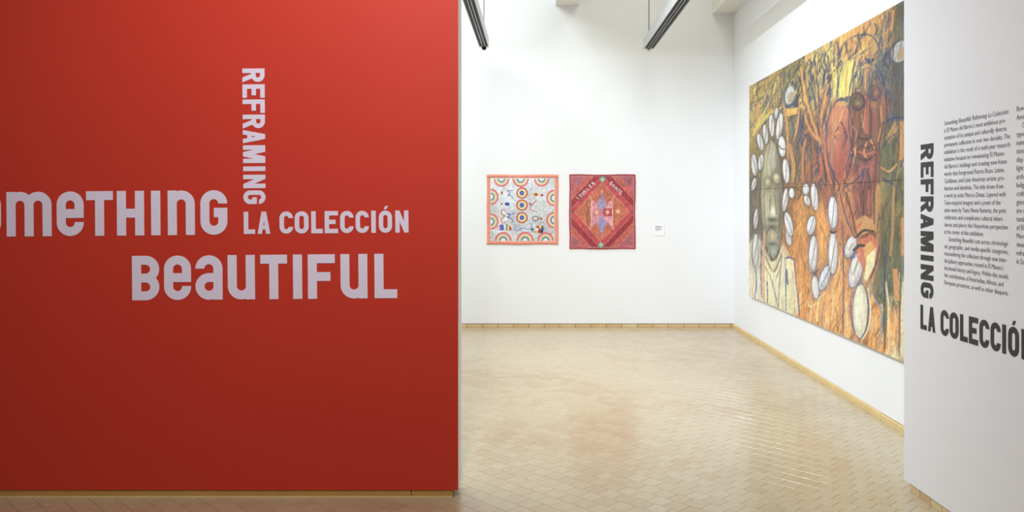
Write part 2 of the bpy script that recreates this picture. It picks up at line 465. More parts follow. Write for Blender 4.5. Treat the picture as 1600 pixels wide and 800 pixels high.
def lettering(name, fr, mat, items, label, cat='lettering', vertical=False):
    """items: (char, start, end, base, top) in metres of the frame; vertical text reads downward"""
    t = empty(name, fr); tag(t, label, cat, 'wall titles')
    for ch, a, b, lo, hi in items:
        me = letter(ch, mat); o = obj('letter', me, None, t)
        w = G[ch][0]
        if not vertical:
            sx = (b - a) / w; sy = (hi - lo) / 5.0
            o.matrix_local = Matrix(((sx, 0, 0, a), (0, sy, 0, lo), (0, 0, 1, 0), (0, 0, 0, 1)))
        else:
            sx = (a - b) / w; sy = (hi - lo) / 5.0     # a = upper end, b = lower end, lo..hi across
            o.matrix_local = Matrix(((0, sy, 0, lo), (-sx, 0, 0, a), (0, 0, 1, 0), (0, 0, 0, 1)))
    return t

# --- on the red wall (measured positions in wall metres, text set half a degree off level)
K = YP / F
TILT = math.radians(0.5)
RF = frame(((380 - CX) * K, YP - 0.0005, H + (CY - 365.6) * K), (1, 0, 0)) @ Matrix.Rotation(TILT, 4, 'Z')
def rx(px): return (px - 380) * K
def items_row(txt, spans, base_px, top_px):
    lo = -(base_px - 365.6) * K; hi = -(top_px - 365.6) * K
    return [(c, rx(a), rx(b), lo, hi) for c, (a, b) in zip(txt, spans)]
SOME = [(-94, -52), (-40, 2), (10.8, 81), (89.2, 131.2), (135.2, 177), (183.2, 225.6), (236.6, 251), (262.6, 304.8), (313.6, 355.6)]
lettering('wall_lettering', RF, M_LILAC, items_row('someTHInG', SOME, 366.4, 296.8), 'large lilac SOMETHING lettering on the red wall')
BEAU = [(206, 248.4), (256, 298), (305, 347.2), (355.4, 397.8), (406.4, 448.2), (457.4, 471.6), (480.6, 522.8), (531.6, 573.6), (584.6, 620)]
lettering('wall_lettering', RF, M_LILAC, items_row('BeauTIFuL', BEAU, 467.8, 398.4), 'large lilac BEAUTIFUL lettering, lowest word on the red wall')
LACO = [(113, 207), (228, 333), (411, 523), (537, 653), (675, 770), (787, 898), (916, 1027), (1045, 1155), (1175, 1213), (1238, 1348), (1375, 1485)]
LACO = [(360 + a / 5.333, 360 + b / 5.333) for a, b in LACO]
lettering('wall_lettering', RF, M_LILAC, items_row('LACOLECCIÓN', LACO, 365.6, 331.0), 'smaller lilac LA COLECCIÓN lettering on the red wall')
REFR = [(107.3, 128.3), (132, 153), (155.7, 176.7), (179.3, 200.5), (203.3, 224), (227.2, 255), (260.2, 267.5), (273.2, 294.2), (297.7, 319)]
def vert_items(txt, spans, left_px, right_px):
    return [(c, -(a - 365.6) * K, -(b - 365.6) * K, rx(left_px), rx(right_px)) for c, (a, b) in zip(txt, spans)]
lettering('wall_lettering', RF, M_LILAC, vert_items('REFRAMING', REFR, 381.0, 415.6), 'lilac REFRAMING lettering reading downward on the red wall', vertical=True)

# --- on the near white wall
def near_uv(px, py):
    t = (px - CX) / F
    y = NA / (t - NB); z = H + (CY - py) / F * y
    return (Vector((t * y, y, 0)) - Vector((NA + NB * YN, YN, 0))).length, z
NFF = NF @ Matrix.Translation((0, 0, 0.0004))
u0, zb = near_uv(1438.6, 513.4); _, zt = near_uv(1438.6, 475.6)
u1, _ = near_uv(1572.0, 553.0)                       # right edge of the I
sc_u = (u1 - u0) / (1213 - 113)
S2 = [(113, 207), (228, 333), (411, 523), (537, 653), (675, 770), (787, 898), (916, 1027), (1045, 1155), (1175, 1213), (1238, 1348), (1375, 1485)]
lettering('wall_lettering', NFF, M_BLACK, [(c, u0 + (a - 113) * sc_u, u0 + (b - 113) * sc_u, zb, zt) for c, (a, b) in zip('LACOLECCIÓN', S2)],
          'black LA COLECCIÓN lettering on the white text wall')
ua, za = near_uv(1439.0, 226.3); ub, zb2 = near_uv(1439.0, 463.6); uc, _ = near_uv(1458.6, 300)
kz = (za - zb2) / (319 - 107.3)
lettering('wall_lettering', NFF, M_BLACK, [(c, za - (a - 107.3) * kz, za - (b - 107.3) * kz, ua, uc) for c, (a, b) in zip('REFRAMING', REFR)],
          'black REFRAMING lettering reading downward on the white text wall', vertical=True)

# --- body text, one mesh per printed line
LINES = ["Something Beautiful: Reframing La Colección", "is El Museo del Barrio’s most ambitious pre-", "sentation of its unique and culturally diverse",
 "permanent collection in over two decades. The", "exhibition is the result of a multi-year research", "initiative focused on reevaluating El Museo",
 "del Barrio’s holdings and creating new frame", "works that foreground Puerto Rican, Latinx,", "Caribbean, and Latin American artistic pro-",
 "duction and identities. The title draws from", "a work by artist Marcos Dimas. Layered with", "Taíno-inspired imagery and a poem of the",
 "same name by Tania Niomi Ramirez, the print", "celebrates and complicates cultural inheri-", "tances and places the Nuyorican perspective",
 "at the center of this exhibition.", "Something Beautiful cuts across chronologi-", "cal, geographic, and media-specific categories,",
 "reconsidering the collection through new inter-", "disciplinary approaches rooted in El Museo’s", "decolonial history and legacy. Within this model,",
 "the contributions of Amerindian, African, and", "European presences, as well as other diasporic"]
RIGHT_PX = [1575.8, 1571.5, 1572.8, 1578.5, 1578.3, 1569, 1573.5, 1569.8, 1569.8, 1568, 1571.5, 1563.5, 1572.3, 1567.8, 1575, 1537, 1575.8, 1576, 1573.7, 1568, 1576, 1568, 1575]
COL2 = ["flow", "Ame", "C", "typo", "mate", "tions", "disp", "light", "arch", "Indig", "craft", "geno", "are r", "tural", "of El", "More", "tinue", "refra", "in So"]

def text_mesh(s, shear=0.0):
    cu = bpy.data.curves.new('t', 'FONT'); cu.body = s; cu.size = 1.0; cu.shear = shear; cu.resolution_u = 2
    cu.offset = 0.0
    o = bpy.data.objects.new('t', cu)
    me = bpy.data.meshes.new_from_object(o)
    bpy.data.objects.remove(o); bpy.data.curves.remove(cu)
    me.name = 'text_line'
    return me

def text_block(lines, label, px_left, y_first, pitch_px, right_list, shears=(), indent=()):
    t = empty('text_panel', NFF @ Matrix.Translation((0, 0, 0.0006))); tag(t, label, 'wall text', 'printed wall text columns')
    ul, z0 = near_uv(px_left, y_first); _, z1 = near_uv(px_left, y_first + pitch_px)
    pitch = z0 - z1
    size = pitch * 0.88
    for i, s in enumerate(lines):
        me = text_mesh(s, 0.25 if i in shears else 0.0)
        xs = [v.co.x for v in me.vertices]; w = max(xs); mn = min(xs)
        left = ul + (pitch * 1.05 if i in indent else 0.0)
        z = z0 - i * pitch
        if right_list: wid = near_uv(right_list[i], 300)[0] - left
        else: wid = None
        sx = wid / (w - mn) if wid else text_block.sx
        if wid and not shears: pass
        if wid: text_block.sx = sx if i in (3, 4) else getattr(text_block, 'sx', sx)
        me.transform(Matrix(((sx, 0, 0, left - mn * sx), (0, size, 0, z), (0, 0, 1, 0), (0, 0, 0, 1))))
        obj('text_line', me, M_GREY, t)
    return t
text_block(LINES, 'grey printed paragraph column beside the black vertical lettering', 1475.6, 196.0, 11.27, RIGHT_PX, (0, 16), (16,))
text_block(COL2, 'grey printed text column cut off by the right edge of the picture', 1588.5, 174.2, 13.2, None, (), (2,))

# ------------------------------------------------------------------ raster helper for flat artwork (colours stored on the cloth / canvas mesh)
class Canvas:
    def __init__(s, nx, ny, xf):
        s.nx, s.ny, s.xf = nx, ny, xf
        s.img = np.zeros((ny, nx, 3)); s.img[:] = 0.5; s.dry = 0.0
    def glow(s, cx, cy, rx, ry, col, a=0.8, p=2.0):
        """soft-edged dab"""
        g = np.exp(-(((s.PX - cx) / rx) ** 2 + ((s.PYY - cy) / ry) ** 2) ** (p / 2))
        g = (g * a * np.clip(1 + .35 * s.st, .3, 1.3))[..., None]
        s.img = s.img * (1 - g) + np.array(s2l(col)) * g
    def poly(s, pts, col, a=1.0, streak=0.0):
        P = np.array([s.xf(x, y) for x, y in pts])
        x0 = max(int(np.floor(P[:, 0].min())), 0); x1 = min(int(np.ceil(P[:, 0].max())) + 1, s.nx)
        y0 = max(int(np.floor(P[:, 1].min())), 0); y1 = min(int(np.ceil(P[:, 1].max())) + 1, s.ny)
        if x1 <= x0 or y1 <= y0: return
        cov = np.zeros((y1 - y0, x1 - x0))
        for ox, oy in ((-.25, -.25), (.25, -.25), (-.25, .25), (.25, .25)):
            X, Y = np.meshgrid(np.arange(x0, x1) + ox, np.arange(y0, y1) + oy)
            ins = np.zeros(X.shape, np.int16)
            for i in range(len(P)):
                (ax, ay), (bx, by) = P[i - 1], P[i]
                if ay == by: continue
                hit = ((ay > Y) != (by > Y)) & (X < (bx - ax) * (Y - ay) / (by - ay) + ax)
                ins += hit * (1 if by > ay else -1)
            cov += (ins != 0) * 0.25
        c = np.array(s2l(col)) if max(col) > 1.0 else np.array(col)
        if s.dry > 0:
            cov = cov * np.clip(1 - s.dry + s.dry * 1.6 * (s.st2[y0:y1, x0:x1] + .55), 0.12, 1)
        m = (cov * a)[..., None]
        cc = np.broadcast_to(c, cov.shape + (3,))
        if streak > 0 and hasattr(s, 'st'):
            cc = cc * (1 + streak * s.st[y0:y1, x0:x1, None])
        s.img[y0:y1, x0:x1] = s.img[y0:y1, x0:x1] * (1 - m) + cc * m
    def ell(s, cx, cy, rx, ry, col, tilt=0, a=1.0, a0=0, a1=360, n=28, streak=0.0):
        t = math.radians(tilt); pts = []
        for i in range(n + 1):
            q = math.radians(a0 + (a1 - a0) * i / n)
            ex, ey = rx * math.cos(q), ry * math.sin(q)
            pts.append((cx + ex * math.cos(t) - ey * math.sin(t), cy + ex * math.sin(t) + ey * math.cos(t)))
        s.poly(pts, col, a, streak)
    def line(s, pts, w, col, a=1.0, smooth=True, taper=True):
        if smooth and len(pts) > 2:
            P = [pts[0]] + list(pts) + [pts[-1]]; out = []
            for i in range(1, len(P) - 2):
                p0, p1, p2, p3 = [np.array(q, float) for q in P[i - 1:i + 3]]
                for k in range(6):
                    t = k / 6
                    out.append(tuple(0.5 * (2*p1 + (p2-p0)*t + (2*p0-5*p1+4*p2-p3)*t*t + (3*p1-p0-3*p2+p3)*t**3)))
            out.append(tuple(pts[-1])); pts = out
        P = np.array(pts, float)
        T = np.gradient(P, axis=0); T /= (np.linalg.norm(T, axis=1)[:, None] + 1e-9)
        Nn = np.stack([-T[:, 1], T[:, 0]], 1)
        n = len(P)
        ww = np.full(n, w / 2)
        if taper and n > 3:
            k = np.linspace(0, 1, n); ww = w / 2 * (0.55 + 0.45 * np.sin(np.pi * np.clip(k * .9 + .05, 0, 1)))
        A = P + Nn * ww[:, None]; B = P - Nn * ww[:, None]
        s.poly([tuple(q) for q in A] + [tuple(q) for q in B[::-1]], col, a)

def noise2(ny, nx, gy, gx):
    """smooth random field with about gy x gx cells"""
    g = RNG.standard_normal((gy + 2, gx + 2))
    yy = np.linspace(0, gy, ny); xx = np.linspace(0, gx, nx)
    yi = yy.astype(int); xi = xx.astype(int); fy = (yy - yi)[:, None]; fx = (xx - xi)[None]
    fy = fy * fy * (3 - 2 * fy); fx = fx * fx * (3 - 2 * fx)
    a = g[yi][:, xi]; b = g[yi][:, xi + 1]; c = g[yi + 1][:, xi]; d = g[yi + 1][:, xi + 1]
    return (a * (1 - fx) + b * fx) * (1 - fy) + (c * (1 - fx) + d * fx) * fy

def print_mesh(name, img, w0, w1, h0, h1, zfun=None):
    """grid over [w0,w1] x [h0,h1]; img row 0 is the TOP; colours stored per vertex (linear)"""
    ny, nx, _ = img.shape
    X, Y = np.meshgrid(np.linspace(w0, w1, nx), np.linspace(h1, h0, ny))
    Z = zfun(X, Y) if zfun is not None else np.zeros_like(X)
    co = np.stack([X, Y, Z], -1).reshape(-1, 3).astype(np.float32)
    idx = np.arange(nx * ny).reshape(ny, nx)
    q = np.stack([idx[1:, :-1], idx[1:, 1:], idx[:-1, 1:], idx[:-1, :-1]], -1).reshape(-1, 4)
    me = bpy.data.meshes.new(name)
    me.vertices.add(len(co)); me.vertices.foreach_set('co', co.ravel())
    me.loops.add(q.size); me.loops.foreach_set('vertex_index', q.ravel().astype(np.int32))
    me.polygons.add(len(q)); me.polygons.foreach_set('loop_start', np.arange(0, q.size, 4, dtype=np.int32))
    me.polygons.foreach_set('use_smooth', np.ones(len(q), bool))
    me.update(calc_edges=True)
    at = me.attributes.new('paint', 'FLOAT_COLOR', 'POINT')
    rgba = np.ones((nx * ny, 4), np.float32); rgba[:, :3] = np.clip(img.reshape(-1, 3), 0.004, 1)
    at.data.foreach_set('color', rgba.ravel())
    return me

# ------------------------------------------------------------------ the large painting on the right wall
PY0, PY1 = 9.20, 5.31                                 # far edge, near edge (depth)
PZ0 = H + (CY - 462.5) / F * 9.20; PZ1 = H + (CY - 135.0) / F * 9.20
PJ = H + (CY - 297.8) / F * 9.20                      # joint between the two canvases
XPNT = XR - 0.032
PW = PY0 - PY1; PH = PZ1 - PZ0
def paint_image():
    nx, ny = 470, 390
    def xf(px, py):
        d = F * XPNT / max(px - CX, 60.0)
        z = H + (CY - py) / F * d
        return ((PY0 - d) / PW * (nx - 1), (PZ1 - z) / PH * (ny - 1))
    c = Canvas(nx, ny, xf)
    # photo coordinates of each canvas point
    d = PY0 - np.linspace(0, 1, nx) * PW
    z = PZ1 - np.linspace(0, 1, ny) * PH
    PX = (CX + F * XPNT / d)[None].repeat(ny, 0)
    PYY = CY - F * (z[:, None] - H) / d[None]
    st = noise2(ny, nx, 26, 150) * .55 + noise2(ny, nx, 60, 230) * .35 + noise2(ny, nx, 10, 60) * .3
    sh = np.zeros_like(st)
    for j in range(ny):                               # brush marks slant a little
        sh[j] = np.roll(st[j], int(-j * 0.12))
    st = sh; c.st = st; c.st2 = noise2(ny, nx, 40, 200) * .5 + noise2(ny, nx, 120, 300) * .35
    c.PX, c.PYY = PX, PYY
    blobs = [(1190,160,(205,162,74)),(1180,200,(196,160,80)),(1210,140,(190,150,72)),(1185,235,(170,135,70)),(1240,115,(150,132,74)),(1262,130,(205,158,80)),(1290,100,(220,180,92)),
     (1320,70,(230,166,82)),(1350,40,(225,156,76)),(1345,90,(226,168,90)),(1335,125,(226,196,98)),(1318,130,(222,186,92)),(1370,70,(200,148,82)),(1386,40,(215,150,76)),
     (1400,40,(112,98,66)),(1412,30,(120,108,70)),(1408,120,(96,88,84)),(1405,160,(122,92,70)),(1378,110,(128,116,98)),(1358,115,(190,140,90)),
     (1232,180,(165,130,66)),(1250,215,(148,102,56)),(1260,250,(176,106,56)),(1275,240,(172,100,60)),(1290,190,(186,128,72)),(1240,260,(166,116,56)),(1285,215,(176,106,62)),
     (1312,200,(196,116,80)),(1312,240,(186,92,62)),(1345,170,(146,92,64)),(1355,195,(178,98,78)),(1372,180,(162,98,64)),(1345,225,(134,76,60)),(1365,255,(170,88,72)),
     (1390,220,(126,106,62)),(1412,220,(188,124,68)),(1385,250,(114,104,58)),(1290,290,(168,96,62)),(1355,300,(152,82,66)),(1352,330,(142,78,62)),(1378,320,(192,132,76)),
     (1400,300,(132,116,68)),(1395,350,(108,102,68)),(1413,350,(172,122,72)),(1245,340,(204,134,62)),(1250,390,(206,132,60)),(1285,350,(216,140,66)),(1288,400,(220,146,70)),
     (1320,320,(192,116,66)),(1328,350,(186,106,66)),(1180,310,(122,104,78)),(1232,320,(170,110,60)),(1262,450,(226,146,70)),(1300,485,(236,158,88)),(1320,440,(228,150,76)),(1318,400,(222,144,72)),
     (1370,490,(232,152,78)),(1386,450,(112,112,92)),(1400,510,(236,152,78)),(1395,400,(116,112,82)),(1210,440,(226,208,168)),(1180,440,(222,202,172)),(1412,545,(226,206,162)),(1412,470,(150,136,100)),(1360,430,(200,140,80))]
    num = np.zeros((ny, nx, 3)); den = np.zeros((ny, nx, 1))
    wx = PX + st * 6; wy = PYY + noise2(ny, nx, 30, 40) * 6
    for bx, by, col in blobs:
        g = np.exp(-(((wx - bx) / 10) ** 2 + ((wy - by) / 20) ** 2))[..., None] + 1e-9
        g = g ** 1.2
        num += g * np.array(s2l(col)); den += g
    c.img = num / den
    c.img *= (1 + 0.30 * st)[..., None]
    # teal / indigo scumbling in the upper half, cream streaks in the lower orange
    up = np.clip((330 - PYY) / 160, 0, 1) * np.clip(noise2(ny, nx, 22, 95) * .9 + st * .8 - .45, 0, 1)
    c.img = c.img * (1 - .7 * up[..., None]) + np.array(s2l((70, 92, 112))) * .7 * up[..., None]
    lo = np.clip((PYY - 425) / 50, 0, 1) * np.clip(noise2(ny, nx, 34, 170) + st * .5 - .6, 0, 1)
    c.img = c.img * (1 - .7 * lo[..., None]) + np.array(s2l((240, 205, 150))) * .7 * lo[..., None]
    BL, DK, TE, CR, WH = (52, 66, 110), (62, 50, 52), (66, 96, 108), (228, 212, 174), (212, 208, 206)
    OL, YE, OR, RD = (118, 108, 62), (226, 192, 92), (224, 146, 74), (196, 84, 62)
    L = c.line
    # loose brushwork over the whole ground
    rs = np.random.default_rng(23)
    c.dry = .75
    base = c.img.copy()
    for k_ in range(1900):
        X0 = rs.uniform(1174, 1418); Y0 = rs.uniform(135 - .5455 * (X0 - 1175), 462 + .4226 * (X0 - 1175))
        i, j = xf(X0, Y0); i = int(np.clip(i, 0, nx - 1)); j = int(np.clip(j, 0, ny - 1))
        b0 = base[j, i]
        upper = Y0 < 300
        q = rs.random()
        if upper and q < .16: col = np.array(s2l((58, 76, 108)))
        elif upper and q < .27: col = np.array(s2l((74, 98, 100)))
        elif upper and q < .34: col = np.array(s2l((92, 66, 60)))
        elif (not upper) and q < .10: col = np.array(s2l((108, 82, 62)))
        elif Y0 > 430 and q < .28: col = np.array(s2l((238, 204, 150)))
        else: col = b0 * rs.uniform(.66, 1.5) * np.array([1, rs.uniform(.88, 1.12), rs.uniform(.75, 1.2)])
        ln = rs.uniform(8, 34) * (1.3 if X0 > 1280 else 1.0); th = rs.normal(0.12, .3)
        if Y0 < 170: th = rs.normal(.35, .45)
        bend = rs.normal(0, 4)
        L([(X0 + ln / 2 * math.sin(th), Y0 - ln / 2 * math.cos(th)), (X0 + bend, Y0), (X0 - ln / 2 * math.sin(th), Y0 + ln / 2 * math.cos(th))], rs.uniform(.9, 3.6), tuple(np.clip(col, .01, .9)), rs.uniform(.4, .85))
    for k_ in range(250):                             # long dark drawing lines
        X0 = rs.uniform(1228, 1416); top = 135 - .5455 * (X0 - 1175)
        Y0 = rs.uniform(top + 8, 350 if X0 > 1330 else 285)
        if (X0 - 1311) ** 2 / 22 ** 2 + (Y0 - 214) ** 2 / 60 ** 2 < 1: continue
        ln = rs.uniform(22, 60); th = rs.normal(.05, .22); bend = rs.normal(0, 6)
        col = [(56, 66, 104), (68, 88, 104), (82, 60, 58), (70, 64, 70)][rs.integers(4)]
        L([(X0 + ln / 2 * math.sin(th), max(top + 2, Y0 - ln / 2)), (X0 + bend, Y0), (X0 - ln / 2 * math.sin(th), Y0 + ln / 2)], rs.uniform(1.2, 3.2), col, rs.uniform(.6, .95))
    for k_ in range(60):
        X0 = rs.uniform(1176, 1240); Y0 = rs.uniform(125, 215); ln = rs.uniform(14, 40); th = rs.normal(.35, .35)
        if Y0 < 140 - .5455 * (X0 - 1175) + 10: continue
        L([(X0 + ln / 2 * math.sin(th), Y0 - ln / 2 * math.cos(th)), (X0 + rs.normal(0, 2), Y0), (X0 - ln / 2 * math.sin(th), Y0 + ln / 2 * math.cos(th))], rs.uniform(1, 2.6), [(62, 84, 112), (86, 108, 96), (226, 186, 92), (214, 150, 76)][rs.integers(4)], .85)
    c.dry = .45
    # yellow and orange reeds top left
    for p, w, col in [([(1182,150),(1184,190),(1184,215)],4,OR),([(1176,212),(1200,160),(1212,128)],4,YE),([(1190,178),(1204,150),(1210,126)],3,TE),
        ([(1178,205),(1200,180),(1220,168)],5,YE),([(1180,215),(1198,190),(1216,172)],2,TE),([(1224,112),(1232,160),(1228,215)],4,OL),([(1222,150),(1230,200),(1231,260)],3,OR),
        ([(1226,112),(1222,150),(1214,175)],2.5,BL),([(1252,104),(1256,140),(1270,190),(1282,225)],4,OR),([(1257,100),(1262,150),(1276,200)],3,OL),([(1266,96),(1268,130),(1276,170)],4,TE),
        ([(1243,150),(1250,180),(1246,215)],2.5,BL),([(1250,155),(1246,195),(1240,220)],3,OR),([(1255,165),(1262,195),(1278,220)],4,OR),([(1272,92),(1278,140),(1282,200)],2.5,BL),
        ([(1258,170),(1252,200),(1254,230)],2.5,BL),([(1286,125),(1292,112),(1300,110)],3,BL),([(1296,130),(1288,160),(1282,185)],5,OR),([(1300,118),(1297,150),(1284,200)],2.5,BL),
        ([(1281,120),(1280,150),(1286,172)],2,TE),([(1304,70),(1303,105)],2.5,TE),([(1309,66),(1309,105),(1308,160)],2,TE),([(1306,68),(1306,104)],3,(200,140,76))]:
        L(p, w, col, .85)
    c.ell(1232,152,9.5,19,TE,0,.75); c.ell(1234,149,7,15,(196,192,190),8); c.ell(1236,152,4.5,9,(176,140,80),8,.85)
    L([(1229,133),(1236,128),(1244,136)],2.5,BL); c.poly([(1228,170),(1245,168),(1246,178),(1230,182)],(224,166,74)); L([(1228,168),(1238,162),(1246,167)],2.5,BL)
    # arcs and lattice top centre
    for p, w, col in [([(1311,92),(1316,74),(1330,59),(1350,54),(1364,58),(1372,72)],2.6,BL),([(1344,56),(1354,53),(1366,60),(1376,80),(1380,105)],2.2,TE),([(1341,70),(1336,84)],3.2,BL),
        ([(1309,103),(1330,94),(1345,84),(1362,74)],2.6,TE),([(1317,102),(1311,120),(1309,140)],2.6,TE),([(1338,96),(1333,112),(1329,140)],2.4,BL),([(1300,122),(1292,150)],2.5,BL),
        ([(1383,24),(1377,52),(1373,72)],4.5,TE),([(1389,18),(1389,70),(1390,100)],2.4,BL),([(1396,16),(1393,50)],3,OR),([(1386,75),(1382,95),(1384,105)],3.5,BL),
        ([(1352,90),(1358,96),(1366,92)],6,BL),([(1348,88),(1340,100)],1.6,BL),([(1368,100),(1378,118),(1384,140),(1386,160)],3,BL),([(1372,96),(1384,115),(1390,140)],2,TE),
        ([(1345,112),(1342,128)],3,BL),([(1364,110),(1362,132)],3,TE),([(1353,105),(1352,130)],4,OR),([(1373,130),(1376,150),(1372,175)],2.5,BL),([(1412,25),(1410,60)],3,BL),([(1404,30),(1400,60)],3,OL)]:
        L(p, w, col, .9)
    c.poly([(1320,96),(1334,92),(1329,150),(1310,152),(1313,115)],YE,.8,.3); L([(1336,92),(1330,125),(1326,152)],2.2,BL)
    c.poly([(1326,70),(1334,62),(1340,64),(1332,74),(1326,76)],(214,132,70),.8)
    c.poly([(1398,18),(1418,6),(1418,70),(1398,90)],(116,104,72),.55,.4)
    c.poly([(1392,100),(1418,80),(1418,190),(1394,190)],(96,84,78),.55,.4)
    c.ell(1406,80,12,18,(176,170,172),18); c.ell(1408,84,6,11,(176,132,76),18,.8); L([(1396,92),(1396,74),(1404,64),(1416,62)],2.5,(70,62,60))
    # red oval face left of centre
    c.ell(1311,214,22,60,BL,3,.75); c.ell(1311,214,19.5,56,(196,108,78),3,1,streak=.22)
    c.poly([(1300,245),(1322,240),(1320,275),(1313,290),(1304,275)],(186,88,62),.8,.3)
    c.glow(1304,190,6,22,(208,142,92),.7); c.glow(1320,230,7,28,(150,74,60),.6); c.glow(1312,262,7,20,(160,70,58),.6); c.glow(1300,232,4,24,(170,120,80),.6); c.glow(1313,180,8,12,(206,120,84),.6)
    L([(1293,200),(1292,235),(1300,268),(1312,292)],2.6,BL,.8); L([(1331,185),(1334,215),(1330,255),(1318,288)],2.6,DK,.8)
    L([(1307,158),(1316,154),(1325,160)],3,BL); c.ell(1316,162,9,4,(222,160,84),0,.8)
    for p, w, col in [([(1314,190),(1320,202),(1322,212),(1318,218)],3.2,DK),([(1311,198),(1305,210),(1306,218)],2.6,DK),([(1318,206),(1324,214),(1316,232)],2.4,BL),
        ([(1308,222),(1310,240),(1309,262)],2.2,(210,72,70)),([(1304,212),(1309,206),(1314,210)],3,OR),([(1317,172),(1312,190)],1.6,YE)]: L(p, w, col, .85)
    # long brown head at centre
    c.poly([(1331,140),(1345,120),(1372,122),(1382,150),(1380,215),(1372,260),(1350,270),(1335,240)],(150,88,62),.55,.35)
    c.glow(1352,130,14,18,(120,110,104),.55); c.glow(1347,196,12,30,(140,82,60),.6); c.glow(1368,200,9,36,(142,78,60),.6); c.glow(1352,235,14,16,(120,66,58),.7)
    c.glow(1340,159,12,13,(84,52,56),.9,3); c.glow(1341,160,5.5,5.5,(162,136,84),.95,3); c.ell(1341,141,7,4,BL,0,.8); c.ell(1342,141,4.5,2.4,(190,128,70))
    c.glow(1365,147,9,11,(66,62,92),.9,3); c.glow(1369,146,3.4,6,(190,116,64),.9); c.glow(1366,163,4,6,(196,124,70),.8)
    for p, w, col in [([(1352,150),(1350,180),(1351,205)],4,(206,110,86)),([(1357,158),(1354,190),(1356,210)],3.5,(196,92,84)),([(1362,170),(1360,205),(1364,235)],3.5,(100,62,54)),
        ([(1343,175),(1343,205),(1338,230)],3,(110,66,52)),([(1372,165),(1374,200),(1370,235)],3,(108,64,56)),([(1347,180),(1348,200)],3,(206,148,70)),([(1376,165),(1378,190)],3,(206,132,76)),
        ([(1340,215),(1352,218),(1362,212)],4,DK),([(1356,216),(1366,224),(1370,238)],2.5,DK),([(1337,225),(1335,250)],3,(196,100,72)),([(1354,222),(1350,240),(1356,248)],3.5,OR),
        ([(1360,218),(1367,232)],3,OR),([(1338,246),(1350,250),(1362,246)],5,(90,60,62)),([(1330,240),(1336,232),(1334,256)],3,OR),([(1326,262),(1332,240),(1330,225)],2.2,BL),
        ([(1344,256),(1352,262),(1364,254)],3,(198,86,76)),([(1380,200),(1374,225),(1376,250)],2.4,DK)]: L(p, w, col, .85)
    for p, w, col in [([(1330,150),(1336,146),(1346,149),(1351,158),(1348,168),(1340,172),(1331,168),(1329,158),(1330,150)],3.2,(66,46,60)),([(1336,160),(1341,156),(1346,161)],2,(70,60,52)),
        ([(1357,140),(1364,134),(1374,140),(1375,150),(1366,157),(1358,152),(1357,140)],3,(54,54,88)),([(1330,152),(1326,190),(1330,225),(1338,255)],2.2,(78,56,62)),([(1384,150),(1386,185),(1380,225),(1374,262)],2.4,(70,56,70)),
        ([(1352,160),(1347,190),(1346,206),(1352,212),(1360,208)],2.2,(86,54,52)),([(1358,165),(1362,190),(1361,206)],2,(84,54,54)),([(1338,236),(1346,228),(1354,232),(1364,227),(1372,236)],2.8,(72,48,54)),
        ([(1339,240),(1352,252),(1370,240)],2.6,(80,52,56)),([(1342,237),(1354,241),(1368,237)],3,(206,104,84)),([(1336,120),(1344,104),(1356,98),(1370,106),(1380,126)],2.2,(66,80,112)),
        ([(1342,118),(1350,108),(1362,108),(1372,122)],2,(84,100,116)),([(1348,116),(1346,134)],2.2,(64,76,112)),([(1358,112),(1358,130)],2,(74,92,116)),([(1368,118),(1370,134)],2.2,(60,70,108)),([(1352,120),(1352,140)],2.4,(214,150,88)),
        ([(1330,196),(1338,206),(1336,222)],2,(190,130,76)),([(1376,200),(1372,222)],2.4,(198,120,76)),([(1343,262),(1345,282)],2.5,(196,96,78)),([(1358,258),(1362,280)],2.5,(190,92,76)),([(1370,250),(1366,284)],2,(78,58,66))]: L(p, w, col, .9)
    # olive leaf and stems at right
    c.ell(1387,232,11,30,(104,100,62),12,.8,streak=.3); c.poly([(1384,215),(1398,190),(1402,208),(1388,225)],(186,132,72),.85)
    L([(1379,195),(1392,186),(1408,184),(1417,186)],4,BL); L([(1378,235),(1390,216),(1402,208)],2.4,BL); L([(1404,190),(1403,240),(1398,285)],3.4,(96,92,58)); L([(1409,190),(1408,250)],5,(204,132,72))
    L([(1377,262),(1390,268),(1402,256)],3,OR); L([(1378,280),(1392,286),(1402,292)],3,BL)
    # bark and robe colours left of centre
    for p, w, col in [([(1242,215),(1248,250),(1240,290)],4,(84,88,78)),([(1234,225),(1240,262),(1238,285)],6,(206,140,64)),([(1248,225),(1252,255),(1247,290)],3,(96,92,74)),([(1258,218),(1254,250),(1254,285)],4,(206,126,64)),
        ([(1263,210),(1275,240),(1282,285)],3,(96,66,60)),([(1270,215),(1268,250),(1262,284)],5,(150,92,60)),([(1281,240),(1284,268),(1276,284)],5,(204,96,62)),([(1288,215),(1292,260),(1300,290)],4,(204,112,72)),
        ([(1269,290),(1267,230),(1262,205)],2,DK),([(1286,250),(1292,285)],3,DK),([(1256,208),(1264,204),(1270,214)],4,(200,118,60)),([(1240,292),(1252,300),(1246,312)],3,(70,68,70))]: L(p, w, col, .8)
    # grey-green mask
    c.ell(1206,312,20,97,(96,72,56),0,.85)
    c.poly([(1199,228),(1205,218),(1211,226),(1217,248),(1221,280),(1223,320),(1222,352),(1218,380),(1211,400),(1206,404),(1200,396),(1194,376),(1191,345),(1189,305),(1190,275),(1193,250)],(160,146,120),1,.25)
    c.glow(1197,262,5,30,(196,184,136),.75); c.glow(1207,250,3.5,20,(178,176,164),.7); c.glow(1216,262,4.5,28,(116,102,80),.6); c.glow(1219,330,4,50,(104,102,82),.65)
    c.glow(1196,330,5,34,(196,184,152),.75); c.glow(1206,388,9,18,(122,132,114),.8); c.glow(1193,370,3,26,(100,98,80),.7)
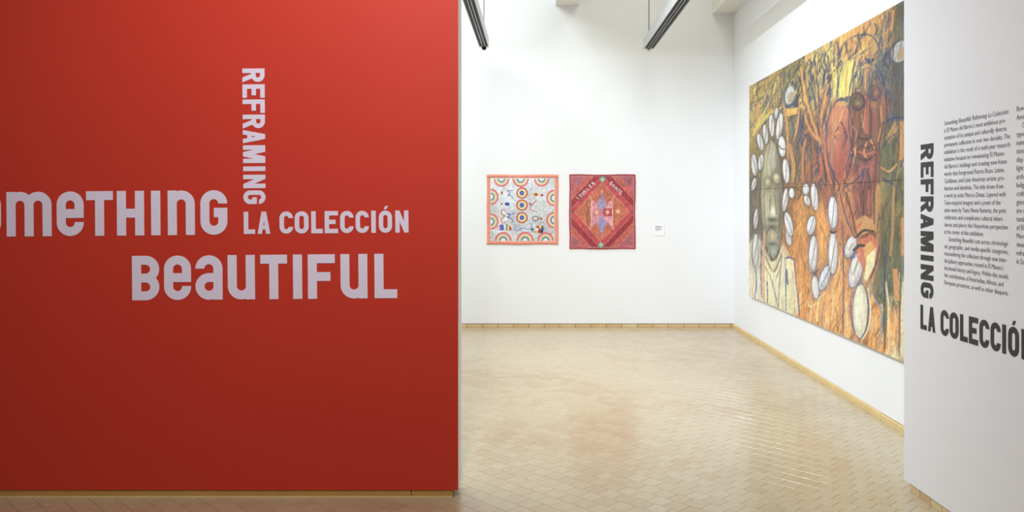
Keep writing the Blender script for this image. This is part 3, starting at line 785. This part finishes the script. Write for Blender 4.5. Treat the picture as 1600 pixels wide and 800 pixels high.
    c.glow(1199.5,287,6.5,11,(96,82,60),.85); c.glow(1213,280,8,12,(92,80,62),.85)
    c.ell(1199.5,286,4,6.8,(168,158,116),8,.9); c.glow(1199,284,2.6,4,(206,196,150),.9); c.ell(1213.2,279,5,7.6,(172,158,118),-6,.9); c.glow(1213,277,3.2,4.5,(208,196,156),.9)
    c.glow(1207,312,3.4,20,(172,160,120),.75); c.glow(1208,330,4.2,9,(232,226,200),.95); c.glow(1207,343,8,3.5,(76,74,60),.9)
    c.glow(1206,355,9,4,(84,84,68),.8); L([(1197,366),(1205,354),(1216,366)],2.2,(88,86,70)); c.glow(1207,369,6.5,8,(190,172,142),.95); c.glow(1207,381,6,2.6,(80,86,74),.85); c.glow(1208,392,4,7,(170,178,164),.9)
    for p, w, col in [([(1203,235),(1201,262),(1204,275)],1.3,(200,192,160)),([(1209,238),(1211,262)],1.3,(186,180,160)),([(1194,300),(1195,340),(1199,372)],1.5,(88,84,70)),([(1219,300),(1219,345),(1215,376)],1.5,(82,76,66)),([(1211,305),(1213,335)],1.3,(96,90,72)),([(1204,305),(1203,330)],1.2,(104,98,78))]: L(p, w, col, .75)
    for k_, (w, col) in enumerate([(3.4,(96,66,52)),(2.4,(206,196,170)),(2.6,(140,96,70)),(2.4,CR),(2.2,(112,88,96))]):
        L([(1196-k_*.2,384+k_*8),(1203,400+k_*8),(1209,406+k_*9),(1215,398+k_*8),(1221,380+k_*8)],w,col,.9)
    # cream robe at lower left
    c.poly([(1196,420),(1204,432),(1209,440),(1216,430),(1222,405),(1240,404),(1243,440),(1248,485),(1244,494),(1197,474)],(230,214,174),.95,.12)
    c.poly([(1176,420),(1191,430),(1191,470),(1176,464)],(222,210,190),.85,.12); L([(1194,360),(1193,430),(1194,474)],4,(228,158,92),.95)
    for p, w in [([(1203,430),(1210,455),(1216,482)],1.8),([(1222,400),(1218,440),(1216,480)],1.8),([(1227,405),(1228,440),(1228,486)],2.2),([(1226,404),(1233,402),(1240,406)],3),([(1240,402),(1244,440),(1250,495)],2.4),
        ([(1229,420),(1231,445)],2.6),([(1199,440),(1199,474)],2.2),([(1190,360),(1189,420),(1190,468)],2.2),([(1179,470),(1182,440),(1180,418)],2)]: L(p, w, (74,90,152), .9)
    c.dry = .2
    # cowrie shells
    def shell(x, y, rx_, ry_, tilt=0, slit=1, base=WH, rim=(86, 70, 62)):
        rx_ *= .9
        c.glow(x, y, rx_ + 2.4, ry_ + 3.5, rim, .55, 3)
        c.ell(x, y, rx_ + .9, ry_ + 1.6, rim, tilt, .8)
        c.ell(x, y, rx_, ry_, tuple(v - 16 for v in base), tilt, 1, streak=.10)
        c.ell(x - rx_ * .15, y - ry_ * .1, rx_ * .66, ry_ * .8, tuple(min(255, v + 4) for v in base), tilt, .8)
        if rx_ > 6: L([(x - rx_ * .4, y - ry_ * .5), (x - rx_ * .5, y), (x - rx_ * .35, y + ry_ * .5)], 1.4, (236, 232, 228), .7)
        if slit:
            t = math.radians(tilt + (8 if slit == 1 else -8)); k = ry_ * .82
            L([(x + k * math.sin(t), y - k * math.cos(t)), (x + rx_ * .12, y), (x - k * math.sin(t), y + k * math.cos(t))], max(1.3, rx_ * .2), (104, 84, 74), .9)
    for a in [(1213,177,3,9,8,0),(1205.6,196,4.6,17,-3,1),(1217.8,197.5,5,21,8,2),(1196,209.7,4.2,15.5,-5,1),(1187.7,222,4.8,13.5,-12,1),(1221.9,229,6.2,16,-3,0),(1228,267.4,5.6,19,-5,1),
              (1178.6,258,5,17,-4,2),(1188.6,253.6,4.2,12.5,8,2),(1178,288,3.6,10,14,1),(1226.7,312,4.4,18,6,1),(1237,301.5,4.8,7.8,0,0),(1259.3,296,5.4,8.4,0,0),(1261,313,4.6,8.5,-20,1),(1272.6,308,6,21,-6,1),
              (1181,342,3.6,16,5,1),(1232,370,5,14,-8,0),(1232.4,350,6.4,19,-12,2),(1267.4,352,7.4,15,10,1)]: shell(*a)
    L([(1216.5,227),(1222,233),(1228,233)],2.4,(110,80,66))
    BR = (70, 82, 126)
    for a in [(1180.4,391,5,26,2,1,(214,210,200),BR),(1270.3,397,7.2,29,2,1,WH,BR),(1274,449,6.2,18,-4,0,(214,212,208),BR),(1288.5,434,8,20,18,1,(206,208,212),BR),(1301.4,332,7.6,25,-2,1,(212,212,214),BR),
              (1301.6,395,7.8,33,1,1,(214,210,206),BR),(1329,385,9,18,18,0,(210,206,204),DK),(1337.5,421,11,29,14,0,(214,208,204),BR),(1344,486,12.5,42,1,0,(230,220,192),(58,76,148))]: shell(*a)
    L([(1332,430),(1338,415),(1344,398)],3,(170,150,120)); L([(1326,392),(1332,380)],2.4,(176,150,116)); L([(1268,420),(1273,428),(1279,420)],2,BR); L([(1296,360),(1302,364),(1307,360)],3.4,DK)
    for p, w, col in [([(1356,450),(1360,480),(1357,510),(1348,530)],3,(238,212,158)),([(1355,455),(1357.5,485),(1354,512),(1346,527)],2.2,(58,76,148)),([(1331,455),(1329,490),(1335,520)],2,(58,76,148)),([(1262,470),(1266,480),(1275,474)],2.2,(240,214,166)),
        ([(1312,400),(1310,425),(1302,434)],2,(226,196,150)),([(1292,455),(1284,462),(1278,470)],2,(236,206,156)),([(1302,460),(1300,500)],2,(242,206,150)),([(1268,470),(1266,505)],1.8,(242,210,160)),([(1322,470),(1324,510)],1.8,(240,206,150))]: L(p, w, col, .85)
    # red torso, arm and tongue at centre right
    c.poly([(1330,290),(1352,284),(1375,286),(1372,335),(1340,342),(1334,315)],(140,78,66),.75,.35)
    for p, w, col in [([(1311,298),(1318,330),(1328,362),(1338,370)],9,(196,124,72)),([(1311,296),(1322,340),(1336,372)],2.4,BL),([(1322,300),(1330,330),(1338,366)],2.4,DK),([(1372,288),(1368,330),(1367,362)],8,(196,136,76)),
        ([(1366,300),(1366,350)],2.2,DK),([(1349,296),(1350,342)],2,(60,44,60)),([(1340,300),(1344,330)],3,(176,92,70)),([(1358,296),(1356,326)],3.5,(180,96,72)),([(1318,292),(1338,282),(1352,262)],2.6,BL)]: L(p, w, col, .85)
    c.poly([(1337,345),(1350,336),(1364,343),(1366,358),(1350,366),(1340,368)],(204,142,80)); L([(1339,356),(1346,348)],4,(206,96,72)); L([(1336,372),(1350,360),(1366,362)],4,DK)
    c.poly([(1338,400),(1346,374),(1360,366),(1372,374),(1373,392),(1362,430),(1352,440),(1348,420)],(216,112,78),.95,.15); c.poly([(1349,386),(1360,376),(1366,384),(1358,410),(1352,408)],(218,156,84))
    c.poly([(1355,400),(1369,386),(1366,415),(1354,440),(1350,434)],(230,212,160)); L([(1374,384),(1369,412),(1360,436)],2.4,BL); L([(1333,392),(1342,384),(1352,384)],5,(70,58,66))
    L([(1328,404),(1336,400)],4,(96,110,160)); L([(1316,345),(1318,420),(1317,525)],1.8,(70,86,146)); L([(1288,470),(1284,500),(1287,520)],2,(120,130,150),.8)
    # stems lower right
    c.poly([(1376,290),(1402,288),(1398,345),(1380,400),(1374,360)],(112,106,66),.7,.35); c.poly([(1398,300),(1414,300),(1413,420),(1394,420)],(110,102,66),.5,.35)
    c.poly([(1370,420),(1384,360),(1388,400),(1382,470),(1374,478),(1362,455)],(96,102,86),.75,.4); L([(1358,440),(1366,465),(1378,480),(1384,470)],2,(120,146,180)); L([(1383,395),(1382,450),(1380,520)],2.2,BL)
    L([(1402,290),(1396,330),(1390,390)],2.4,BL); L([(1397,290),(1395,350),(1391,400)],5,(196,136,74),.8); L([(1388,400),(1385,470),(1382,545)],5,(116,112,86)); L([(1384,440),(1388,480),(1389,552)],3,(222,204,160))
    L([(1407,400),(1406,480),(1405,556)],2.4,(90,98,120)); L([(1412,440),(1410,500),(1411,558)],6,(226,208,166)); L([(1410,340),(1411,400)],4,(206,138,76)); L([(1398,420),(1402,470)],8,(232,150,78),.8)
    L([(1374,545),(1378,500),(1376,480)],4,(140,150,150),.8)
    c.img *= (1 + 0.07 * noise2(ny, nx, 195, 235))[..., None]
    lum = c.img.mean(-1, keepdims=True)
    mx, mn = c.img.max(-1, keepdims=True), c.img.min(-1, keepdims=True)
    sat = np.clip((mx - mn) / (mx + 1e-4) / .6, 0, 1) * (c.img[..., :1] > c.img[..., 2:])
    c.img = c.img * (1 + sat * (np.array([.96, 1.05, .98]) - 1))       # warm passages lean to ochre
    c.img = c.img * (np.clip(lum, .01, 1) / .24) ** .16
    lum = c.img.mean(-1, keepdims=True)
    c.img = c.img * .87 + lum * .13 + .004
    return np.clip(c.img, .006, .95)

PIMG = paint_image()
pt = empty('large_painting', frame((XR, PY0, PZ0), (0, -1, 0)))
tag(pt, 'huge orange two-panel painting of faces and cowrie shells on the right wall', 'painting')
rowj = int(round((PZ1 - PJ) / PH * (PIMG.shape[0] - 1)))
zj = PZ1 - rowj / (PIMG.shape[0] - 1) * PH - PZ0
wob = lambda X, Y: 0.032 + 0.0006 * np.sin(X * 9 + Y * 5)
for nm, im, a, b in (('lower_canvas', PIMG[rowj:], 0, zj - 0.0012), ('upper_canvas', PIMG[:rowj + 1], zj + 0.0012, PH)):
    cv = obj(nm, print_mesh(nm, im, 0, PW, a, b, wob), M_PAINT, pt)
    bm = bmesh.new(); bm_box(bm, 0.0005, PW - 0.0005, a + 0.0005, b - 0.0005, 0.001, 0.0312)
    obj('stretcher', mesh_of(bm, 'stretcher'), M_STRETCH, cv)

# ------------------------------------------------------------------ two cloth hangings on the back wall
KB = YB / F
def bx_(px): return (px - CX) * KB
def bz_(py): return H + (CY - py) * KB

def hanging(name, corners, img, mat, bind, bw, label):
    """corners: photo px (left, top, right, bottom); img covers the field inside the binding"""
    l, t, r, b = corners
    W = (r - l) * KB; Hh = (b - t) * KB
    th = empty(name, frame((bx_(l), YB, bz_(b)), (1, 0, 0)))
    tag(th, label, 'quilt', 'cloth hangings on the back wall')
    ph = random.uniform(0, 6)
    zf = lambda X, Y: 0.012 + 0.002 * np.sin(X * 14 + ph) * np.sin(Y * 11 + 1) + 0.001 * np.sin(X * 37 + Y * 23)
    obj('cloth_panel', print_mesh('cloth_panel', img, bw, W - bw, bw, Hh - bw, zf), mat, th)
    bm = bmesh.new(); bm_box(bm, bw * .5, W - bw * .5, bw * .5, Hh - bw * .5, 0.001, 0.008)
    obj('backing', mesh_of(bm, 'backing'), M_CLOTHBACK, th)
    rs = random.Random(3 if 'silver' in label else 5)
    for (x0, y0, x1, y1) in ((0, 0, W, bw), (0, Hh - bw, W, Hh), (0, bw, bw, Hh - bw), (W - bw, bw, W, Hh - bw)):
        n = 16; horiz = (x1 - x0) > (y1 - y0)
        V = []; Fq = []
        prof = [(0, 0.001), (0.06, 0.012), (0.5, 0.018), (0.94, 0.014), (1, 0.004)]
        for i in range(n + 1):
            k = i / n; jit = 0.003 * math.sin(k * 9 + rs.random()); 
            for q, h in prof:
                if horiz: V.append((x0 + (x1 - x0) * k, y0 + (y1 - y0) * q + jit, h + rs.uniform(-.001, .001)))
                else: V.append((x0 + (x1 - x0) * q + jit, y0 + (y1 - y0) * k, h + rs.uniform(-.001, .001)))
        m_ = len(prof)
        for i in range(n):
            for j in range(m_ - 1):
                f = (i*m_+j, (i+1)*m_+j, (i+1)*m_+j+1, i*m_+j+1)
                Fq.append(f if horiz else f[::-1])
        me = bpy.data.meshes.new('binding'); me.from_pydata(V, [], Fq); me.update()
        for p in me.polygons: p.use_smooth = True
        obj('binding', me, bind, th)
    return th

def silver_image():
    nx, ny = 210, 206
    x0, x1, y0, y1 = 100, 706, 97, 704              # sketch units of the field
    c = Canvas(nx, ny, lambda x, y: ((x - x0) / (x1 - x0) * (nx - 1), (y - y0) / (y1 - y0) * (ny - 1)))
    base = np.array(s2l((212, 216, 219)))
    f = 1 + .10 * noise2(ny, nx, 34, 34) + .08 * noise2(ny, nx, 80, 80) + .10 * noise2(ny, nx, 4, 5)
    c.img = np.clip(base * f[..., None], 0, .9)
    PK, CRM, GR, W_ = (222, 104, 118), (226, 212, 170), (110, 142, 150), (236, 238, 240)
    RDD, BLU, RR = (190, 58, 52), (66, 92, 178), (206, 96, 84)
    def rainbow(x, y, R, a0, a1):
        c.ell(x, y, R, R * 1.08, PK, 0, 1, a0, a1); c.ell(x, y, R * .80, R * .86, CRM, 0, 1, a0, a1)
        c.ell(x, y, R * .50, R * .54, GR, 0, 1, a0, a1); c.ell(x, y, R * .30, R * .32, W_, 0, 1, a0, a1)
    for x, R in ((206, 70), (386, 74), (583, 68)): rainbow(x, 104, R + 3, 0, 180)
    for x, R in ((222, 74), (428, 76), (620, 72)): rainbow(x, 700, R + 4, 180, 360)
    for y in (278, 516): rainbow(106, y, 72, -90, 90)
    for y in (290, 502): rainbow(700, y, 74, 90, 270)
    for y in (242, 358, 478):
        c.ell(399, y, 54, 54, RDD); c.ell(399, y, 42, 42, (232, 216, 160)); c.ell(397, y, 21, 23, BLU); c.ell(397, y, 9, 10, (84, 120, 196))
    for p, w, col in [([(322,214),(276,222),(264,216),(284,248),(264,262),(300,270),(314,300)],8,BLU),([(536,304),(520,330),(482,352),(464,338),(488,356),(474,398),(536,424)],8,RDD),
        ([(246,424),(232,402),(206,410),(208,446),(238,462),(206,488),(208,524),(238,528),(246,508)],9,RDD),([(316,424),(320,440),(288,448),(262,432),(284,460),(260,474),(296,488),(312,510),(302,530)],9,BLU),
        ([(350,556),(328,570),(330,596),(356,602),(404,576),(440,590),(480,580),(490,552),(476,532),(458,540)],9,(120,142,208)),([(330,150),(312,170),(318,190),(336,188)],5,(160,170,200)),([(462,150),(490,160),(490,196),(472,212)],5,(150,164,204))]:
        c.line(p, w, col)
    def dia(x, y, a, b, col): c.poly([(x - a, y), (x, y - b), (x + a, y), (x, y + b)], col)
    dia(210, 240, 13, 18, RDD); dia(208, 346, 10, 14, RDD); dia(200, 464, 12, 14, (228, 206, 120)); dia(606, 362, 12, 14, (228, 206, 120)); dia(265, 516, 7, 8, RDD)
    c.ell(260, 348, 24, 17, BLU); c.ell(258, 347, 9, 7, (40, 50, 90)); c.ell(528, 256, 30, 19, (224, 206, 140)); c.ell(528, 256, 20, 12, RDD); c.ell(586, 262, 14, 12, RDD)
    c.ell(524, 487, 33, 26, BLU); c.ell(524, 486, 24, 17, (232, 210, 150)); c.ell(577, 488, 12, 11, RDD)
    c.poly([(188,546),(226,542),(230,600),(192,602)], (98, 100, 190)); c.line([(188,560),(170,570),(172,592),(192,596)], 6, RR)
    c.poly([(252,530),(262,534),(258,602),(248,600)], (70, 110, 96)); c.poly([(262,536),(280,548),(280,602),(258,602)], (226, 206, 130)); c.poly([(280,552),(298,572),(298,600),(280,602)], RDD)
    cols = [RDD, (230,206,110), (40,40,44), W_, RDD, BLU, (230,206,110), RDD, (40,40,44), RDD, W_, (230,206,110)]
    for k in range(9):
        i, j = k % 3, k // 3
        X = 536 + i * 25 - j * 6; Y = 556 + j * 23
        c.poly([(X, Y), (X + 25, Y), (X + 19, Y + 23), (X - 6, Y + 23)], cols[k])
    c.poly([(478,600),(496,572),(512,600)], (40,40,44)); c.line([(486,612),(530,616)], 6, (60,60,66)); c.poly([(596,566),(608,552),(604,580)], W_)
    return np.clip(c.img, .01, .92)

def saints_image():
    nx, ny = 200, 228
    x0, x1, y0, y1 = 70, 664, 82, 756
    c = Canvas(nx, ny, lambda x, y: ((x - x0) / (x1 - x0) * (nx - 1), (y - y0) / (y1 - y0) * (ny - 1)))
    f = 1 + .16 * noise2(ny, nx, 90, 80) + .10 * noise2(ny, nx, 30, 30) + .06 * noise2(ny, nx, 7, 6)
    c.img[:] = np.array(s2l((186, 96, 104)))
    T, R_, B, L_ = (366, 112), (648, 414), (352, 730), (76, 424)
    cx, cy = 360, 420
    def ring(k, col):
        c.poly([(cx + (p[0] - cx) * k, cy + (p[1] - cy) * k) for p in (T, R_, B, L_)], col)
    GRY = (176, 164, 166)
    for k, col in ((1.62, GRY), (1.61, (196, 96, 84)), (1.38, GRY), (1.37, (160, 48, 58)), (1.13, GRY), (1.12, (192, 74, 78)), (.91, GRY), (.90, (196, 108, 80))): ring(k, col)
    # side chips where the bands meet the edge
    for p in ([(330,84),(366,96),(402,84)],): c.poly(p, (140, 92, 66))
    for p in ([(72,400),(92,424),(72,446)], [(662,392),(634,416),(662,440)], [(318,756),(352,734),(398,756)], [(326,84),(366,112),(420,84)]): c.poly(p, (146, 96, 68))
    c.poly([(342,116),(370,88),(396,114),(370,142)], (126, 206, 180)); c.poly([(328,730),(354,704),(380,730),(354,756)], (134, 206, 184))
    # crown figure
    PKL, LAV = (220, 150, 158), (164, 146, 182)
    c.poly([(262,292),(318,352),(362,432),(318,520),(262,572)], PKL); c.poly([(468,290),(412,352),(362,432),(410,515),(462,572)], PKL)
    c.poly([(362,250),(410,350),(362,415),(314,350)], LAV); c.poly([(362,446),(412,520),(362,632),(312,520)], LAV)
    c.poly([(282,390),(340,390),(356,430),(338,460),(282,460)], (212,128,130)); c.poly([(384,390),(458,390),(458,460),(384,460),(368,430)], (184,64,74))
    for x, y in ((312, 428), (415, 424), (514, 418)):
        for a in range(8):
            t = a * math.pi / 4
            c.line([(x, y), (x + 24 * math.cos(t), y + 24 * math.sin(t))], 5, (230, 208, 180), .9, False, False)
    for x, y, a, b in ((262, 292, -16, -12), (468, 290, 12, -14), (362, 250, 0, -22), (262, 572, -12, 8), (462, 572, 10, 8), (362, 632, 0, 20)):
        c.line([(x, y), (x + a, y + b)], 7, (226, 176, 172), 1, False, False); c.ell(x + a, y + b, 7, 7, (220, 160, 160))
    c.line([(262, 336), (262, 560)], 4, (236, 214, 206), 1, False, False); c.line([(462, 336), (462, 560)], 4, (236, 214, 206), 1, False, False)
    for y in range(270, 620, 16):
        c.line([(330, y), (394, y + 12)], 2, (120, 110, 180), .5, False, False)
    c.line([(246,314),(222,330),(218,360),(234,392),(228,430),(218,460),(226,500),(238,540)], 16, (132, 94, 62))
    for x, y in ((150, 132), (612, 138), (112, 692), (606, 694)):
        for a in range(8):
            t = a * math.pi / 4 + .2
            c.line([(x, y), (x + 38 * math.cos(t), y + 38 * math.sin(t))], 5, (120, 98, 110), .85, False, False)
    # lettering along the upper bands, in block strokes
    ST = {'T': [((0,5),(3,5)), ((1.5,5),(1.5,0))], 'O': [((0,0),(0,5)),((0,5),(3,5)),((3,5),(3,0)),((3,0),(0,0))], 'U': [((0,5),(0,0)),((0,0),(3,0)),((3,0),(3,5))],
          'S': [((3,5),(0,5)),((0,5),(0,2.6)),((0,2.6),(3,2.4)),((3,2.4),(3,0)),((3,0),(0,0))], 'L': [((0,5),(0,0)),((0,0),(3,0))], 'E': [((3,5),(0,5)),((0,5),(0,0)),((0,0),(3,0)),((0,2.5),(2.4,2.5))],
          'A': [((0,0),(1.5,5)),((1.5,5),(3,0)),((.6,1.8),(2.4,1.8))], 'I': [((1.5,0),(1.5,5))], 'N': [((0,0),(0,5)),((0,5),(3,0)),((3,0),(3,5))]}
    def word(chars, ax, ay, bx, by, size):
        ang = math.atan2(by - ay, bx - ax); ca, sa = math.cos(ang), math.sin(ang)
        for ch, k in chars:
            ox, oy = ax + (bx - ax) * k, ay + (by - ay) * k
            for (p, q), (r, s_) in ST[ch]:
                pts = []
                for u_, v_ in ((p, q), (r, s_)):
                    u_ = (u_ - 1.5) * size; v_ = (v_ - 2.5) * size
                    pts.append((ox + u_ * ca + v_ * sa, oy + u_ * sa - v_ * ca))
                c.line(pts, 6.5, (230, 212, 210), 1, False, False)
    word([('T', .02), ('O', .19), ('U', .335), ('S', .465), ('L', .63), ('E', .81), ('S', .98)], 134, 296, 284, 150, 5.0)
    word([('S', 0), ('A', .22), ('I', .40), ('N', .58), ('T', .78), ('S', .98)], 450, 152, 540, 242, 5.4)
    c.img *= f[..., None]
    rs = np.random.default_rng(5)
    for _ in range(240):                              # scattered pale sequins
        i, j = rs.integers(2, ny - 2), rs.integers(2, nx - 2)
        c.img[i, j] = c.img[i, j] * .3 + np.array(s2l((235, 205, 180))) * .7
    c.img[0:2] = c.img[-2:] = np.array(s2l(GRY)); c.img[:, 0:2] = np.array(s2l(GRY)); c.img[:, -2:] = np.array(s2l(GRY))
    return np.clip(c.img, .01, .92)

hanging('cloth_hanging', (760.8, 272.9, 872.0, 382.0), silver_image(), M_LAME, M_SALMON, 5.2 * KB, 'silver cloth hanging with salmon border and rainbow arcs on the back wall')
hanging('cloth_hanging', (889.6, 272.7, 992.4, 389.0), saints_image(), M_SEQUIN, M_REDBIND, 2.0 * KB, 'red sequined cloth hanging with diamond design and crown on the back wall')

# ------------------------------------------------------------------ wall label
wl_ = empty('wall_label', frame((bx_(1022.6), YB, bz_(368.4)), (1, 0, 0)))
tag(wl_, 'small white printed label right of the red hanging', 'wall label')
W, Hh = 15.6 * KB, 16.6 * KB
bm = bmesh.new(); bm_box(bm, 0, W, 0, Hh, 0.0, 0.006)
obj('card', mesh_of(bm, 'card', 0.0008), M_CARD, wl_)
for i, (w, a) in enumerate(((.6, .90), (.82, .83), (.74, .76), (.5, .69), (.70, .62), (.66, .55), (.28, .48))):
    bm = bmesh.new(); bm_box(bm, W * .08, W * (.08 + w * .9), Hh * a - 0.0022, Hh * a + 0.0022, 0.0055, 0.0064)
    obj('print_line', mesh_of(bm, 'print_line'), M_GREY if i == 0 else M_ROD, wl_)
